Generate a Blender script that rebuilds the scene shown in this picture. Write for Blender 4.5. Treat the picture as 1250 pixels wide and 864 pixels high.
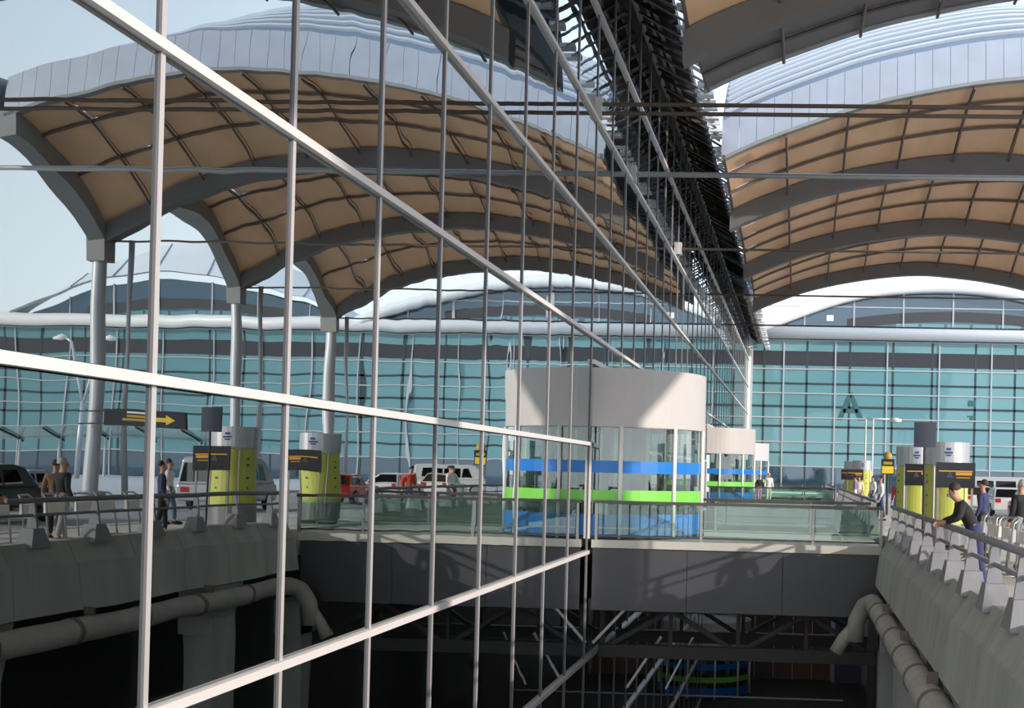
import bpy, math, random
from mathutils import Vector, Matrix
random.seed(7)
for o in list(bpy.data.objects): bpy.data.objects.remove(o)
S = bpy.context.scene
COL = S.collection
R = math.radians

# ------------------------------------------------------------------ camera
FPX, IW = 1600.0, 1250.0
cam_d = bpy.data.cameras.new('camera'); cam = bpy.data.objects.new('camera', cam_d); COL.objects.link(cam)
cam_d.sensor_width = 36; cam_d.lens = 36*FPX/IW
cam_d.shift_x = -0.2110; cam_d.shift_y = 0.1035
cam_d.clip_start = 0.1; cam_d.clip_end = 3000
yaw, pitch, roll = 0.0536, 0.0098, 0.0234
cam.matrix_world = Matrix.Translation((5.33, 0, 1.75)) @ Matrix.Rotation(yaw, 4, 'Z') @ Matrix.Rotation(math.pi/2+pitch, 4, 'X') @ Matrix.Rotation(roll, 4, 'Z')
S.camera = cam

# ------------------------------------------------------------------ sky, sun, exposure
SUN_AZ, SUN_EL = R(30), R(16.2)      # azimuth measured from +X towards -Y (behind the camera)
w = bpy.data.worlds.new('sky'); S.world = w; w.use_nodes = True
nt = w.node_tree; nt.nodes.clear()
# hazy pale sky: white-blue at the horizon, deeper blue overhead, the same all around
tc = nt.nodes.new('ShaderNodeTexCoord'); sx = nt.nodes.new('ShaderNodeSeparateXYZ'); cr = nt.nodes.new('ShaderNodeValToRGB')
el = cr.color_ramp.elements
el[0].position = 0.0; el[0].color = (.97, 1.02, 1.05, 1); el[1].position = 1.0; el[1].color = (.32, .46, .70, 1)
for ps, c in ((.12, (.86, .95, 1.02, 1)), (.45, (.52, .65, .82, 1))):
    e_ = el.new(ps); e_.color = c
bg = nt.nodes.new('ShaderNodeBackground'); bg.inputs['Strength'].default_value = 1.22
out = nt.nodes.new('ShaderNodeOutputWorld')
nt.links.new(tc.outputs['Generated'], sx.inputs[0]); nt.links.new(sx.outputs['Z'], cr.inputs[0])
nt.links.new(cr.outputs[0], bg.inputs[0]); nt.links.new(bg.outputs[0], out.inputs[0])
sd = bpy.data.lights.new('sun', 'SUN'); sd.energy = 2.7; sd.angle = R(0.6); sd.color = (1.0, 0.90, 0.79)
sun = bpy.data.objects.new('sun', sd); COL.objects.link(sun)
to_sun = Vector((math.cos(SUN_AZ)*math.cos(SUN_EL), -math.sin(SUN_AZ)*math.cos(SUN_EL), math.sin(SUN_EL)))
sun.rotation_euler = to_sun.to_track_quat('Z', 'Y').to_euler(); sun.location = (60, -40, 40)
S.view_settings.view_transform = 'Standard'; S.view_settings.look = 'None'
S.view_settings.gamma = 1; S.view_settings.use_curve_mapping = False
S.view_settings.exposure = 0.62

# ------------------------------------------------------------------ materials
M = {}
def pmat(name, col, rough=0.6, metal=0.0, var=0.0, scale=3.0, bump=0.0, spec=0.5, streak=None):
    m = bpy.data.materials.new(name); m.use_nodes = True; M[name] = m
    n = m.node_tree; b = n.nodes['Principled BSDF']
    b.inputs['Roughness'].default_value = rough; b.inputs['Metallic'].default_value = metal
    b.inputs['Specular IOR Level'].default_value = spec
    c = (*col, 1)
    b.inputs['Base Color'].default_value = c
    if var or bump:
        g = n.nodes.new('ShaderNodeNewGeometry'); mp = n.nodes.new('ShaderNodeMapping')
        n.links.new(g.outputs['Position'], mp.inputs[0])
        if streak: mp.inputs['Scale'].default_value = streak
        t = n.nodes.new('ShaderNodeTexNoise'); t.inputs['Scale'].default_value = scale; t.inputs['Detail'].default_value = 5
        n.links.new(mp.outputs[0], t.inputs['Vector'])
        if var:
            r = n.nodes.new('ShaderNodeValToRGB')
            r.color_ramp.elements[0].position = .3; r.color_ramp.elements[1].position = .7
            r.color_ramp.elements[0].color = tuple(max(0, x*(1-var)) for x in col)+(1,)
            r.color_ramp.elements[1].color = tuple(min(1, x*(1+var)) for x in col)+(1,)
            n.links.new(t.outputs[0], r.inputs[0]); n.links.new(r.outputs[0], b.inputs['Base Color'])
        if bump:
            bp = n.nodes.new('ShaderNodeBump'); bp.inputs['Strength'].default_value = bump; bp.inputs['Distance'].default_value = 0.02
            n.links.new(t.outputs[0], bp.inputs['Height']); n.links.new(bp.outputs[0], b.inputs['Normal'])
    return m
def glassmat(name, tint, base, power, refl=(1, 1, 1), wave=0.0, scale=.8, film=None, filmfac=0.0, rough=0.0):
    """thin glass sheet: Fresnel-weighted mirror over a tinted see-through layer, optional body colour"""
    m = bpy.data.materials.new(name); m.use_nodes = True; M[name] = m
    n = m.node_tree; n.nodes.clear(); L = n.links
    o = n.nodes.new('ShaderNodeOutputMaterial'); mx = n.nodes.new('ShaderNodeMixShader')
    gl = n.nodes.new('ShaderNodeBsdfGlossy'); gl.inputs['Roughness'].default_value = rough; gl.inputs['Color'].default_value = (*refl, 1)
    tr = n.nodes.new('ShaderNodeBsdfTransparent'); tr.inputs['Color'].default_value = (*tint, 1)
    lw = n.nodes.new('ShaderNodeLayerWeight'); lw.inputs['Blend'].default_value = .5
    pw = n.nodes.new('ShaderNodeMath'); pw.operation = 'POWER'; pw.inputs[1].default_value = power
    ma = n.nodes.new('ShaderNodeMath'); ma.operation = 'MULTIPLY_ADD'; ma.inputs[1].default_value = 1-base; ma.inputs[2].default_value = base
    L.new(lw.outputs['Facing'], pw.inputs[0]); L.new(pw.outputs[0], ma.inputs[0]); L.new(ma.outputs[0], mx.inputs[0])
    body = tr
    if film:
        df = n.nodes.new('ShaderNodeBsdfDiffuse'); df.inputs['Color'].default_value = (*film, 1)
        m2 = n.nodes.new('ShaderNodeMixShader'); m2.inputs[0].default_value = filmfac
        L.new(tr.outputs[0], m2.inputs[1]); L.new(df.outputs[0], m2.inputs[2]); body = m2
    L.new(body.outputs[0], mx.inputs[1]); L.new(gl.outputs[0], mx.inputs[2]); L.new(mx.outputs[0], o.inputs[0])
    if wave:
        g = n.nodes.new('ShaderNodeNewGeometry'); t = n.nodes.new('ShaderNodeTexNoise')
        t.inputs['Scale'].default_value = scale; t.inputs['Detail'].default_value = 1.0
        bp = n.nodes.new('ShaderNodeBump'); bp.inputs['Strength'].default_value = 1; bp.inputs['Distance'].default_value = wave
        L.new(g.outputs['Position'], t.inputs['Vector']); L.new(t.outputs[0], bp.inputs['Height']); L.new(bp.outputs[0], gl.inputs['Normal'])
    return m
glassmat('curtain_glass', (.20, .26, .245), .29, 2.3, (.90, .95, .96), .0030, .75)
glassmat('rail_glass', (.80, .90, .86), .06, 4.0, film=(.42, .55, .50), filmfac=.05)
glassmat('door_glass', (.72, .80, .78), .10, 3.0)
glassmat('teal_glass', (.20, .45, .47), .05, 4.0, (.85, .97, 1.0), .004, .3, film=(.20, .41, .44), filmfac=.72, rough=.03)
glassmat('blue_glass', (.12, .2, .28), .12, 4.0, (.8, .92, 1.0), .004, .3, film=(.035, .075, .12), filmfac=.7, rough=.03)
glassmat('car_glass', (.06, .07, .08), .12, 3.0)
pmat('mullion_metal', (.55, .52, .52), .4, .2); pmat('mullion_shade', (.14, .13, .14), .5)
pmat('transom_white', (.70, .66, .65), .45)
pmat('white_paint', (.82, .80, .77), .45, var=.03, scale=1.5)
pmat('drum_white', (.51, .48, .47), .5, var=.02, scale=2)
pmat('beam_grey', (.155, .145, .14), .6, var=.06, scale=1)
pmat('arm_grey', (.30, .30, .285), .6, var=.06, scale=1)
pmat('rib_dark', (.16, .125, .105), .6)
pmat('membrane', (.90, .57, .34), .75, var=.08, scale=.9, streak=(1.2, .35, 1.2))
pmat('fascia_metal', (.46, .48, .53), .38, .25, var=.05, scale=1.2)
pmat('roof_metal', (.22, .27, .34), .4, .2, var=.05, scale=1.5)
pmat('seam_metal', (.62, .65, .69), .35, .2)
pmat('column_metal', (.54, .54, .54), .38, .3)
pmat('louvre_dark', (.11, .095, .085), .5, .2)
pmat('louvre_tip', (.85, .85, .86), .4)
pmat('eave_rail', (.46, .43, .40), .4, .3)
pmat('concrete', (.40, .415, .395), .85, var=.16, scale=1.6, bump=.3, streak=(1, 1, .25))
pmat('concrete_block', (.28, .28, .30), .8, var=.08, scale=4)
pmat('pipe_grey', (.36, .35, .32), .6, var=.1, scale=3)
pmat('pipe_band', (.17, .14, .13), .6)
pmat('bridge_fascia', (.06, .059, .068), .45, var=.08, scale=.8)
pmat('edge_strip', (.56, .54, .49), .7, var=.06, scale=3)
pmat('dark_steel', (.03, .028, .028), .6)
pmat('handrail_dark', (.09, .08, .075), .35, .4)
pmat('post_steel', (.36, .35, .33), .35, .5)
pmat('paving', (.60, .575, .54), .8, var=.12, scale=.5, bump=.1)
pmat('asphalt', (.36, .355, .35), .85, var=.1, scale=2)
pmat('kerb_stone', (.58, .57, .54), .8, var=.08, scale=2)
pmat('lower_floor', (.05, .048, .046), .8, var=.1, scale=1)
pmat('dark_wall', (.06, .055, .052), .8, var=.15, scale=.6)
pmat('brown_wall', (.13, .08, .06), .7, var=.12, scale=1)
pmat('interior_wall', (.13, .145, .14), .8, var=.15, scale=.4)
pmat('interior_slab', (.20, .21, .20), .8)
pmat('interior_column', (.48, .58, .53), .6)
pmat('blue_film', (.0, .17, .58), .3)
pmat('green_film', (.20, .62, .08), .3)
pmat('door_grey', (.20, .20, .205), .4, .3)
pmat('lime', (.50, .53, .09), .45, var=.04, scale=3)
pmat('steel_cap', (.46, .46, .47), .32, .7)
pmat('screen_black', (.012, .011, .014), .3)
pmat('sign_yellow', (.85, .58, .03), .5)
pmat('sign_orange', (.70, .33, .03), .5)
pmat('sign_dark_yellow', (.45, .30, .03), .5)
pmat('ink', (.05, .06, .03), .6)
pmat('logo_blue', (.03, .07, .25), .4)
pmat('panel_navy', (.055, .065, .10), .5)
pmat('facade_frame', (.46, .46, .46), .4, .2)
pmat('facade_inner', (.03, .05, .055), .6)
pmat('facade_band', (.03, .032, .038), .5)
pmat('facade_back', (.05, .12, .13), .8, var=.35, scale=.25)
pmat('tube_white', (.80, .78, .76), .4, var=.02)
pmat('letter', (.03, .12, .13), .6)
pmat('roof_white', (.80, .80, .80), .5, var=.03, scale=.4)
pmat('lunette_band', (.05, .05, .055), .6)
pmat('hill', (.16, .20, .24), 1, var=.15, scale=.02)
pmat('skin', (.50, .28, .19), .6); pmat('hair_dark', (.05, .03, .025), .7); pmat('hair_grey', (.45, .43, .41), .7)
pmat('eye_white', (.7, .7, .68), .4); pmat('lips', (.38, .14, .12), .5)
for nme, c in dict(black=(.02, .02, .024), white=(.78, .77, .74), pink=(.62, .28, .42), navy=(.04, .05, .13), cream=(.72, .68, .52), red=(.5, .06, .05),
                   denim=(.10, .15, .26), khaki=(.42, .36, .25), violet=(.24, .14, .42), brown=(.22, .12, .07), grey=(.3, .3, .31), orange=(.65, .3, .08)).items():
    pmat('cloth_'+nme, c, .85, var=.06, scale=8)
for nme, c in dict(white=(.8, .8, .8), red=(.55, .03, .03), dark=(.05, .07, .065), silver=(.5, .51, .52), blue=(.06, .10, .22)).items():
    pmat('car_'+nme, c, .22, .25)
pmat('tyre', (.02, .02, .02), .8); pmat('hub', (.5, .5, .5), .3, .7); pmat('tail_light', (.45, .02, .02), .3); pmat('head_light', (.8, .8, .78), .15)

# ------------------------------------------------------------------ mesh helpers
ORG = {}
class MB:
    def __init__(s): s.v = []; s.f = []
    def add(s, vs, fs):
        b = len(s.v); s.v += [tuple(p) for p in vs]; s.f += [tuple(i+b for i in q) for q in fs]; return s
    def box(s, x0, y0, z0, x1, y1, z1):
        return s.add([(x0,y0,z0),(x1,y0,z0),(x1,y1,z0),(x0,y1,z0),(x0,y0,z1),(x1,y0,z1),(x1,y1,z1),(x0,y1,z1)],
                     [(0,3,2,1),(4,5,6,7),(0,1,5,4),(1,2,6,5),(2,3,7,6),(3,0,4,7)])
    def bar(s, a, b, wd, ht, up=(0,0,1)):
        a, b = Vector(a), Vector(b); t = (b-a).normalized(); up = Vector(up)
        if abs(t.dot(up)) > .99: up = Vector((0,1,0))
        sx = t.cross(up).normalized()*wd/2; sz = sx.cross(t).normalized()*ht/2
        vs = [p+i*sx+j*sz for p in (a, b) for i, j in ((-1,-1),(1,-1),(1,1),(-1,1))]
        return s.add(vs, [(0,1,2,3),(7,6,5,4),(0,4,5,1),(1,5,6,2),(2,6,7,3),(3,7,4,0)])
    def tube(s, pts, r, n=8, closed=False, r2=None):
        pts = [Vector(p) for p in pts]; m = len(pts); b = len(s.v); vs = []
        ref = None
        for i, p in enumerate(pts):
            t = (pts[(i+1) % m]-pts[i-1]) if closed else (pts[min(i+1, m-1)]-pts[max(i-1, 0)])
            t.normalize()
            if ref is None: ref = Vector((0,0,1)) if abs(t.z) < .9 else Vector((1,0,0))
            u = t.cross(ref).normalized(); v = u.cross(t).normalized(); ref = v
            rr = r if not isinstance(r, (list, tuple)) else r[i]
            vs += [p+u*rr*math.cos(2*math.pi*k/n)+v*rr*math.sin(2*math.pi*k/n) for k in range(n)]
        fs = []
        for i in range(m if closed else m-1):
            j = (i+1) % m
            fs += [(i*n+k, i*n+(k+1) % n, j*n+(k+1) % n, j*n+k) for k in range(n)]
        if not closed: fs += [tuple(range(n-1, -1, -1)), tuple((m-1)*n+k for k in range(n))]
        return s.add(vs, fs)
    def sweep(s, pts, sec):
        """sec: list of (du, dv) offsets in given world frames; pts: list of (origin, U, V)"""
        n = len(sec); vs = []
        for o, U, V in pts: vs += [Vector(o)+Vector(U)*a+Vector(V)*c for a, c in sec]
        m = len(pts); fs = []
        for i in range(m-1): fs += [(i*n+k, i*n+(k+1) % n, (i+1)*n+(k+1) % n, (i+1)*n+k) for k in range(n)]
        fs += [tuple(range(n-1, -1, -1)), tuple((m-1)*n+k for k in range(n))]
        return s.add(vs, fs)
    def prism(s, poly, axis, a, b):
        n = len(poly)
        def P(q, t): return {'X': (t, q[0], q[1]), 'Y': (q[0], t, q[1]), 'Z': (q[0], q[1], t)}[axis]
        vs = [P(q, a) for q in poly]+[P(q, b) for q in poly]
        return s.add(vs, [tuple(range(n)), tuple(range(2*n-1, n-1, -1))]+[(k, k+n, (k+1) % n+n, (k+1) % n) for k in range(n)])
    def lathe(s, prof, c=(0,0), n=24, a0=0, a1=2*math.pi):
        full = abs(a1-a0-2*math.pi) < 1e-6; k = n if full else n+1; vs = []
        for i in range(k):
            a = a0+(a1-a0)*i/n
            vs += [(c[0]+r*math.cos(a), c[1]+r*math.sin(a), z) for r, z in prof]
        p = len(prof); fs = []
        for i in range(n):
            j = (i+1) % k
            fs += [(i*p+q, j*p+q, j*p+q+1, i*p+q+1) for q in range(p-1)]
        return s.add(vs, fs)
    def grid(s, fn, us, vs_):
        b = [fn(u, v) for u in us for v in vs_]; m = len(vs_)
        return s.add(b, [(i*m+j, (i+1)*m+j, (i+1)*m+j+1, i*m+j+1) for i in range(len(us)-1) for j in range(m-1)])
    def mesh(s, name, mat, org=(0,0,0), smooth=False):
        me = bpy.data.meshes.new(name); O = Vector(org)
        me.from_pydata([tuple(Vector(p)-O) for p in s.v], [], s.f); me.materials.append(M[mat])
        if smooth: me.shade_smooth()
        me.update(); return me
    def build(s, name, mat, parent=None, smooth=False, org=None):
        po = ORG.get(parent.name, Vector()) if parent else Vector()
        o_ = Vector(org) if org is not None else (po.copy() if parent else Vector())
        ob = bpy.data.objects.new(name, s.mesh(name, mat, o_, smooth)); COL.objects.link(ob)
        ob.location = o_-po
        if parent: ob.parent = parent
        ORG[ob.name] = o_
        return ob
def link(name, me, parent, loc, rot=None):
    ob = bpy.data.objects.new(name, me); COL.objects.link(ob); ob.parent = parent
    ob.location = Vector(loc)-(ORG.get(parent.name, Vector()) if parent else Vector())
    if rot: ob.rotation_euler = rot
    ORG[ob.name] = Vector(loc)
    return ob
def thing(name, loc, label, cat, group=None, kind=None):
    o = bpy.data.objects.new(name, None); COL.objects.link(o); o.location = loc; ORG[o.name] = Vector(loc)
    return tag(o, label, cat, group, kind)
def tag(o, label=None, cat=None, group=None, kind=None):
    if label: o['label'] = label
    if cat: o['category'] = cat
    if group: o['group'] = group
    if kind: o['kind'] = kind
    return o
def copy_tree(o, parent=None):
    c = o.copy(); COL.objects.link(c); c.parent = parent
    for ch in [x for x in o.children]: copy_tree(ch, c)
    return c
def dup(o, dloc, label, group=None):
    c = copy_tree(o); c.location = o.location+Vector(dloc); c['label'] = label
    if group: c['group'] = group
    return c
def spline(pts):
    xs = [p[0] for p in pts]; ys = [p[1] for p in pts]; n = len(xs)
    ms = [(ys[min(i+1, n-1)]-ys[max(i-1, 0)])/(xs[min(i+1, n-1)]-xs[max(i-1, 0)]) for i in range(n)]
    def f(x):
        i = 0
        while i < n-2 and x > xs[i+1]: i += 1
        h = xs[i+1]-xs[i]; t = (x-xs[i])/h
        if t < 0: return ys[0]+ms[0]*(x-xs[0])
        if t > 1: return ys[-1]+ms[-1]*(x-xs[-1])
        return (2*t**3-3*t*t+1)*ys[i]+(t**3-2*t*t+t)*h*ms[i]+(-2*t**3+3*t*t)*ys[i+1]+(t**3-t*t)*h*ms[i+1]
    return f
def lin(a, b, n): return [a+(b-a)*i/n for i in range(n+1)]

# ------------------------------------------------------------------ setting: glass curtain wall (X = 0)
MY0, MS = 10.4915, 2.8207
TZ0, TS = -0.3418, 2.744
LOWZ = -11.32
def my(k): return MY0+MS*k
def tz(j): return TZ0+TS*j
K0, K1 = -4, 44
J0, J1 = -4, 6
DRUMS = [my(9), my(24), my(37)]
wall = thing('wall_left', (0, my(K0), LOWZ), 'tall mirror-like glass curtain wall with grey mullions and white transoms along the left', 'glass wall', kind='structure')
def in_drum(y0, y1, j):
    return j in (0, 1) and any(c-MS-.1 <= y0 and y1 <= c+MS+.1 for c in DRUMS)
# mullions
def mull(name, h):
    me = MB().box(-.07, -.04, 0, .036, .04, h).mesh(name, 'mullion_shade'); me.materials.append(M['mullion_metal'])  # sides coloured dark as painted shade, outer face left light
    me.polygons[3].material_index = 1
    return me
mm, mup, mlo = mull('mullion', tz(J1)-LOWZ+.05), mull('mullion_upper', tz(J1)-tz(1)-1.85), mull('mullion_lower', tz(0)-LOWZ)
for k in range(K0, K1+1):
    if any(abs(my(k)-c) < .2 for c in DRUMS):
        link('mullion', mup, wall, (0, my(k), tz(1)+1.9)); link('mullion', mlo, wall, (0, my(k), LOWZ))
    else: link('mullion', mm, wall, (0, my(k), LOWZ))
# transoms, one per row, cut at the entrance drums on the door row
for j in range(J0, J1+1):
    cuts = [my(K0)-.03]
    if j == 1:
        for c in DRUMS: cuts += [c-MS+.03, c+MS-.03]
    cuts.append(my(K1)+.03)
    for a, b in zip(cuts[::2], cuts[1::2]):
        MB().box(-.02, a, tz(j)-.045, .09, b, tz(j)+.045).build('transom', 'transom_white', wall)
for c in DRUMS:
    MB().box(-.02, c-MS, 4.44, .10, c+MS, 4.56).build('transom', 'transom_white', wall)
# corner caps where the door-row transom turns down beside the first drum
for c in DRUMS: MB().box(-.03, c-MS-.03, 0.0, .09, c-MS+.03, tz(1)+.045).build('door_post', 'transom_white', wall)
# panes
pm = MB().box(-.02, .04, .06, .01, MS-.04, TS-.06).mesh('pane', 'curtain_glass')
stuffp = MB()
for k in range(K0, K1):
    for j in range(J0, J1):
        y0, y1, z0 = my(k), my(k+1), tz(j)
        if in_drum(y0, y1, j):
            if j == 1: stuffp.box(-.02, y0+.04, 4.57, .01, y1-.04, tz(2)-.06)
            continue
        vis = (tz(j+1) > 1.75-.20*y1) and (z0 < 1.75+.40*y1)
        if 6 < y0 < 50 and vis: link('pane', pm, wall, (0, y0, z0))
        else: stuffp.box(-.02, y0+.04, z0+.06, .01, y1-.04, z0+TS-.06)
tag(stuffp.build('pane_far', 'curtain_glass', wall), 'small distant panes of the same mirror glass', kind='stuff')
# far corner post
MB().box(-.35, my(K1)-.1, LOWZ, .25, my(K1)+.5, tz(J1)+.3).build('corner_post', 'white_paint', wall)
# eaves: long rails and projecting louvre blades
for x, z, r in ((.22, 17.55, .10), (.30, 16.95, .12), (.34, 16.35, .09), (.42, 15.75, .06)):
    MB().tube([(x, my(K0), z), (x, my(K1), z)], r, 8).build('eave_rail', 'eave_rail', wall, True)
MB().box(-.5, my(K0), 16.15, .2, my(K1), 17.9).build('eave_board', 'louvre_dark', wall)
bl = MB(); sec = [(-.30, -.13), (-.05, .02), (.22, .11), (.32, .05), (.2, .0), (-.05, -.10)]
bl.sweep([((.2, 0, 1.05), (0, 1, 0), (0, 0, 1)), ((2.0, 0, 0), (0, .8, 0), (0, 0, .8))], sec)
blm = bl.mesh('louvre_blade', 'louvre_dark')
tipm = MB().box(1.72, -.17, -.17, 2.2, .10, -.03).mesh('blade_tip', 'louvre_tip')
y = my(K0)+.7; i = 0
while y < my(K1)-.3:
    z = 14.62+random.uniform(-.05, .05)
    b = link('louvre_blade', blm, wall, (0, y, z), (random.uniform(-.15, .15), 0, 0))
    if random.random() < .8: link('blade_tip', tipm, b, (0, y, z)).rotation_euler = (random.uniform(-.3, .25), 0, 0)
    y += MS/3; i += 1
MB().add([(.1, my(K0), 16.05), (1.45, my(K0), 15.3), (1.45, my(K1), 15.3), (.1, my(K1), 16.05), (.1, my(K0), 16.15), (1.45, my(K0), 15.4), (1.45, my(K1), 15.4), (.1, my(K1), 16.15)],
         [(0,3,2,1),(4,5,6,7),(0,1,5,4),(1,2,6,5),(2,3,7,6),(3,0,4,7)]).build('added_dark_sheet', 'louvre_dark', wall)  # solid dark sheet added so no bright sky shows between the blades
for x, z in ((.75, 15.45), (1.45, 15.05)): MB().box(x-.05, my(K0), z-.05, x+.05, my(K1), z+.05).build('louvre_carrier', 'eave_rail', wall)

# ------------------------------------------------------------------ setting: terminal interior behind the glass
inn = thing('wall_interior', (-14, 60, LOWZ), 'dim terminal interior seen faintly behind the mirror glass', 'interior', kind='structure')
MB().box(-14.3, -8, LOWZ, -14, 136, 17).build('back_wall', 'interior_wall', inn)
MB().box(-14, -8, 17, -.5, 136, 17.3).build('roof_slab', 'dark_wall', inn)
MB().box(-14, -8.3, LOWZ, -.3, -8, 17).build('end_wall', 'interior_wall', inn)
MB().box(-14, -8, -.55, -.4, 136, -.25).build('upper_floor_slab', 'interior_slab', inn)
MB().box(-14, -8, -5.9, -.6, 136, -5.6).build('middle_floor_slab', 'interior_slab', inn)
ic = MB().lathe([(.22, 0), (.22, 17-LOWZ)], n=10).mesh('interior_column', 'interior_column', smooth=True)
for k in range(-2, 20, 2): link('interior_column', ic, inn, (-2.1, my(k)+.9, LOWZ))
bm_ = MB().box(-.04, -.35, 0, .04, .35, 2.4).mesh('blind_panel', 'interior_column')
for k, z in ((0, -3.2), (1, -2.8), (3, -3.4), (5, -3.0), (6, -6)): link('blind_panel', bm_, inn, (-.9, my(k)+1.6, z))

# ------------------------------------------------------------------ setting: deck, road, lower level
g = thing('floor', (60, 60, 0), 'pale paved forecourt and road deck at street level', 'forecourt', kind='structure')
MB().box(7.95, -12, -.7, 12.4, 240, 0).build('pavement', 'paving', g)
MB().box(12.7, -12, -.7, 27.0, 240, -.12).build('road', 'asphalt', g)
MB().box(27.3, -12, -.7, 260, 240, 0).build('forecourt', 'paving', g)
km = MB().box(-.15, 0, -.6, .15, 2.9, .02).mesh('kerb', 'kerb_stone')
for kx in (12.55, 27.15):
    for i in range(50): link('kerb', km, g, (kx, -12+i*3, 0))
lm_ = MB().box(-.07, 0, 0, .07, 3, .012).mesh('lane_mark', 'white_paint')
for i in range(24): link('lane_mark', lm_, g, (19.8, 4+i*6, -.12))
lf = thing('floor_lower', (10, 60, LOWZ-.3), 'dark lower level floor beneath the footbridges', 'lower floor', kind='structure')
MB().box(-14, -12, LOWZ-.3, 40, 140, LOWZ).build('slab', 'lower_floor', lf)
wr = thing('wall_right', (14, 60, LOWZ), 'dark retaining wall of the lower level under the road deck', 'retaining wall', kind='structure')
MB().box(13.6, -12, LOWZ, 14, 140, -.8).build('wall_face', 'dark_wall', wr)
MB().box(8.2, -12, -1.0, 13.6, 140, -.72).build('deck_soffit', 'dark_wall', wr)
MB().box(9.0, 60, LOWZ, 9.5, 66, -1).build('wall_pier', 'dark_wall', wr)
wl = thing('wall_lower', (5, 86, LOWZ), 'brown cladding wall closing the far end of the lower level', 'wall', kind='structure')
for i in range(5):
    MB().box(1.6+i*1.22, 84.0, LOWZ, 2.78+i*1.22, 84.2, -4.2).build('cladding_panel', 'brown_wall', wl)
MB().box(7.9, 83, LOWZ, 9.6, 83.3, -4).build('grey_door', 'panel_navy', wl)
MB().box(1.6, 83.9, -9.12, 7.8, 84.0, -9.04).build('rail', 'post_steel', wl)
MB().box(-.2, 84.2, -4.2, 14, 84.5, -1).build('bulkhead', 'dark_wall', wl)
MB().box(.2, 60, -8.52, 7.6, 60.06, -8.46).build('wire_rail', 'post_steel', wl)

# ------------------------------------------------------------------ far facade (Y = 135)
FY = 135.0
fw = thing('wall_far', (40, FY, 0), 'teal glass facade with white grid, white tube and arched lunettes closing the far end', 'glass facade', kind='structure')
FX = [0.35]+[3.61+5.30*k for k in range(0, 15)]
FX.append(FX[-1]+5.3)
rows = [0, 2.6, 5.1, 7.6, 10.1, 12.6, 15.55]
pane_cache = {}
for i in range(len(FX)-1):
    for j in range(len(rows)-1):
        wd, ht = FX[i+1]-FX[i], rows[j+1]-rows[j]; key = (round(wd, 2), round(ht, 2), j == 0)
        if key not in pane_cache:
            pane_cache[key] = MB().box(.05, -.02, .05, wd-.05, .02, ht-.05).mesh('pane', 'blue_glass' if j == 0 else 'teal_glass')
        link('pane', pane_cache[key], fw, (FX[i], FY, rows[j]))
fmm = MB().box(-.07, -.16, 0, .07, .10, 15.6).mesh('mullion', 'facade_frame')
for x in FX: link('mullion', fmm, fw, (x, FY, 0))
for z in rows[1:]: MB().box(0.3, FY-.13, z-.06, FX[-1], FY+.05, z+.06).build('transom', 'facade_frame', fw)
# inner structure just behind the skin
for z, h in ((11.1, .16), (8.75, .18), (6.7, .16), (4.0, .14)): MB().box(.3, FY-.05, z-h/2-.03, FX[-1], FY-.021, z+h/2+.03).build('inner_beam', 'facade_inner', fw)
x = 1.6
while x < FX[-1]:
    MB().box(x-.10, FY-.05, 0, x+.10, FY-.021, 15.5).build('inner_column', 'facade_inner', fw); x += random.choice((4.0, 4.4, 4.8))
MB().box(.3, FY-.03, 12.95, FX[-1], FY+.03, 14.45).build('dark_band', 'facade_band', fw)
MB().box(-.5, FY+2.4, 0, FX[-1]+2, FY+2.7, 16.4).build('back_wall', 'facade_back', fw)
MB().tube([(-.2, FY-.75, 16.3), (FX[-1], FY-.75, 16.3)], .66, 16).build('horizontal_tube', 'tube_white', fw, True)
rim1 = spline([(0.4, 16.9), (5.4, 18.95), (9.7, 20.45), (14, 21.3), (20, 21.65), (25.4, 21.3), (30.5, 20.25), (35.7, 18.9), (41, 17.1)])
rim2 = spline([(41, 17.1), (45.8, 20.7), (50, 22.8), (54.2, 24.45), (58, 25.2), (61.5, 24.9), (66.6, 23.6), (71, 22.0), (74.6, 20.2), (78, 17.3)])
rim2b = spline([(41, 16.9), (47, 19.0), (53.2, 20.6), (60.3, 21.4), (65.7, 21.0), (71, 20.1), (76.6, 17.6), (78, 17.0)])
m = MB(); xs = lin(.4, 41, 40)
m.sweep([((x, FY, rim1(x)), (0, 1, 0), (0, 0, 1)) for x in xs], [(-1.4, -.1), (-1.4, -1.0), (.3, -1.05), (.3, .1), (-.8, .15)]); m.build('arched_rim', 'roof_white', fw, True)
m = MB(); xs = lin(41, 78, 40)
m.grid(lambda x, t: (x, FY-1.2+3.5*t, rim2b(x)+(rim2(x)-rim2b(x))*t), xs, lin(0, 1, 3))
m.grid(lambda x, t: (x, FY-1.2+.6*t, rim2b(x)-.05*t), xs, lin(0, 1, 1)); m.build('membrane_roof', 'roof_white', fw, True)
for x0 in (47, 52, 57, 62, 67, 72):
    MB().tube([(x0, FY-1.25, rim2b(x0)), (x0, FY+2.35, rim2(x0)+.05)], .09, 6).build('roof_seam', 'arm_grey', fw)
def lunette(x0, x1, top, n):
    for i in range(n):
        a, b = x0+(x1-x0)*i/n, x0+(x1-x0)*(i+1)/n
        q = [(a+.05, 16.75), (b-.05, 16.75)]+[(x, max(16.8, top(x)-.7)) for x in lin(b-.05, a+.05, 4)]
        MB().prism(q, 'Y', FY-.02, FY+.02).build('lunette_pane', 'blue_glass', fw)
        if i: MB().box(a-.08, FY-.15, 16.7, a+.08, FY+.05, top(a)-.6).build('lunette_mullion', 'facade_frame', fw)
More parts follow.
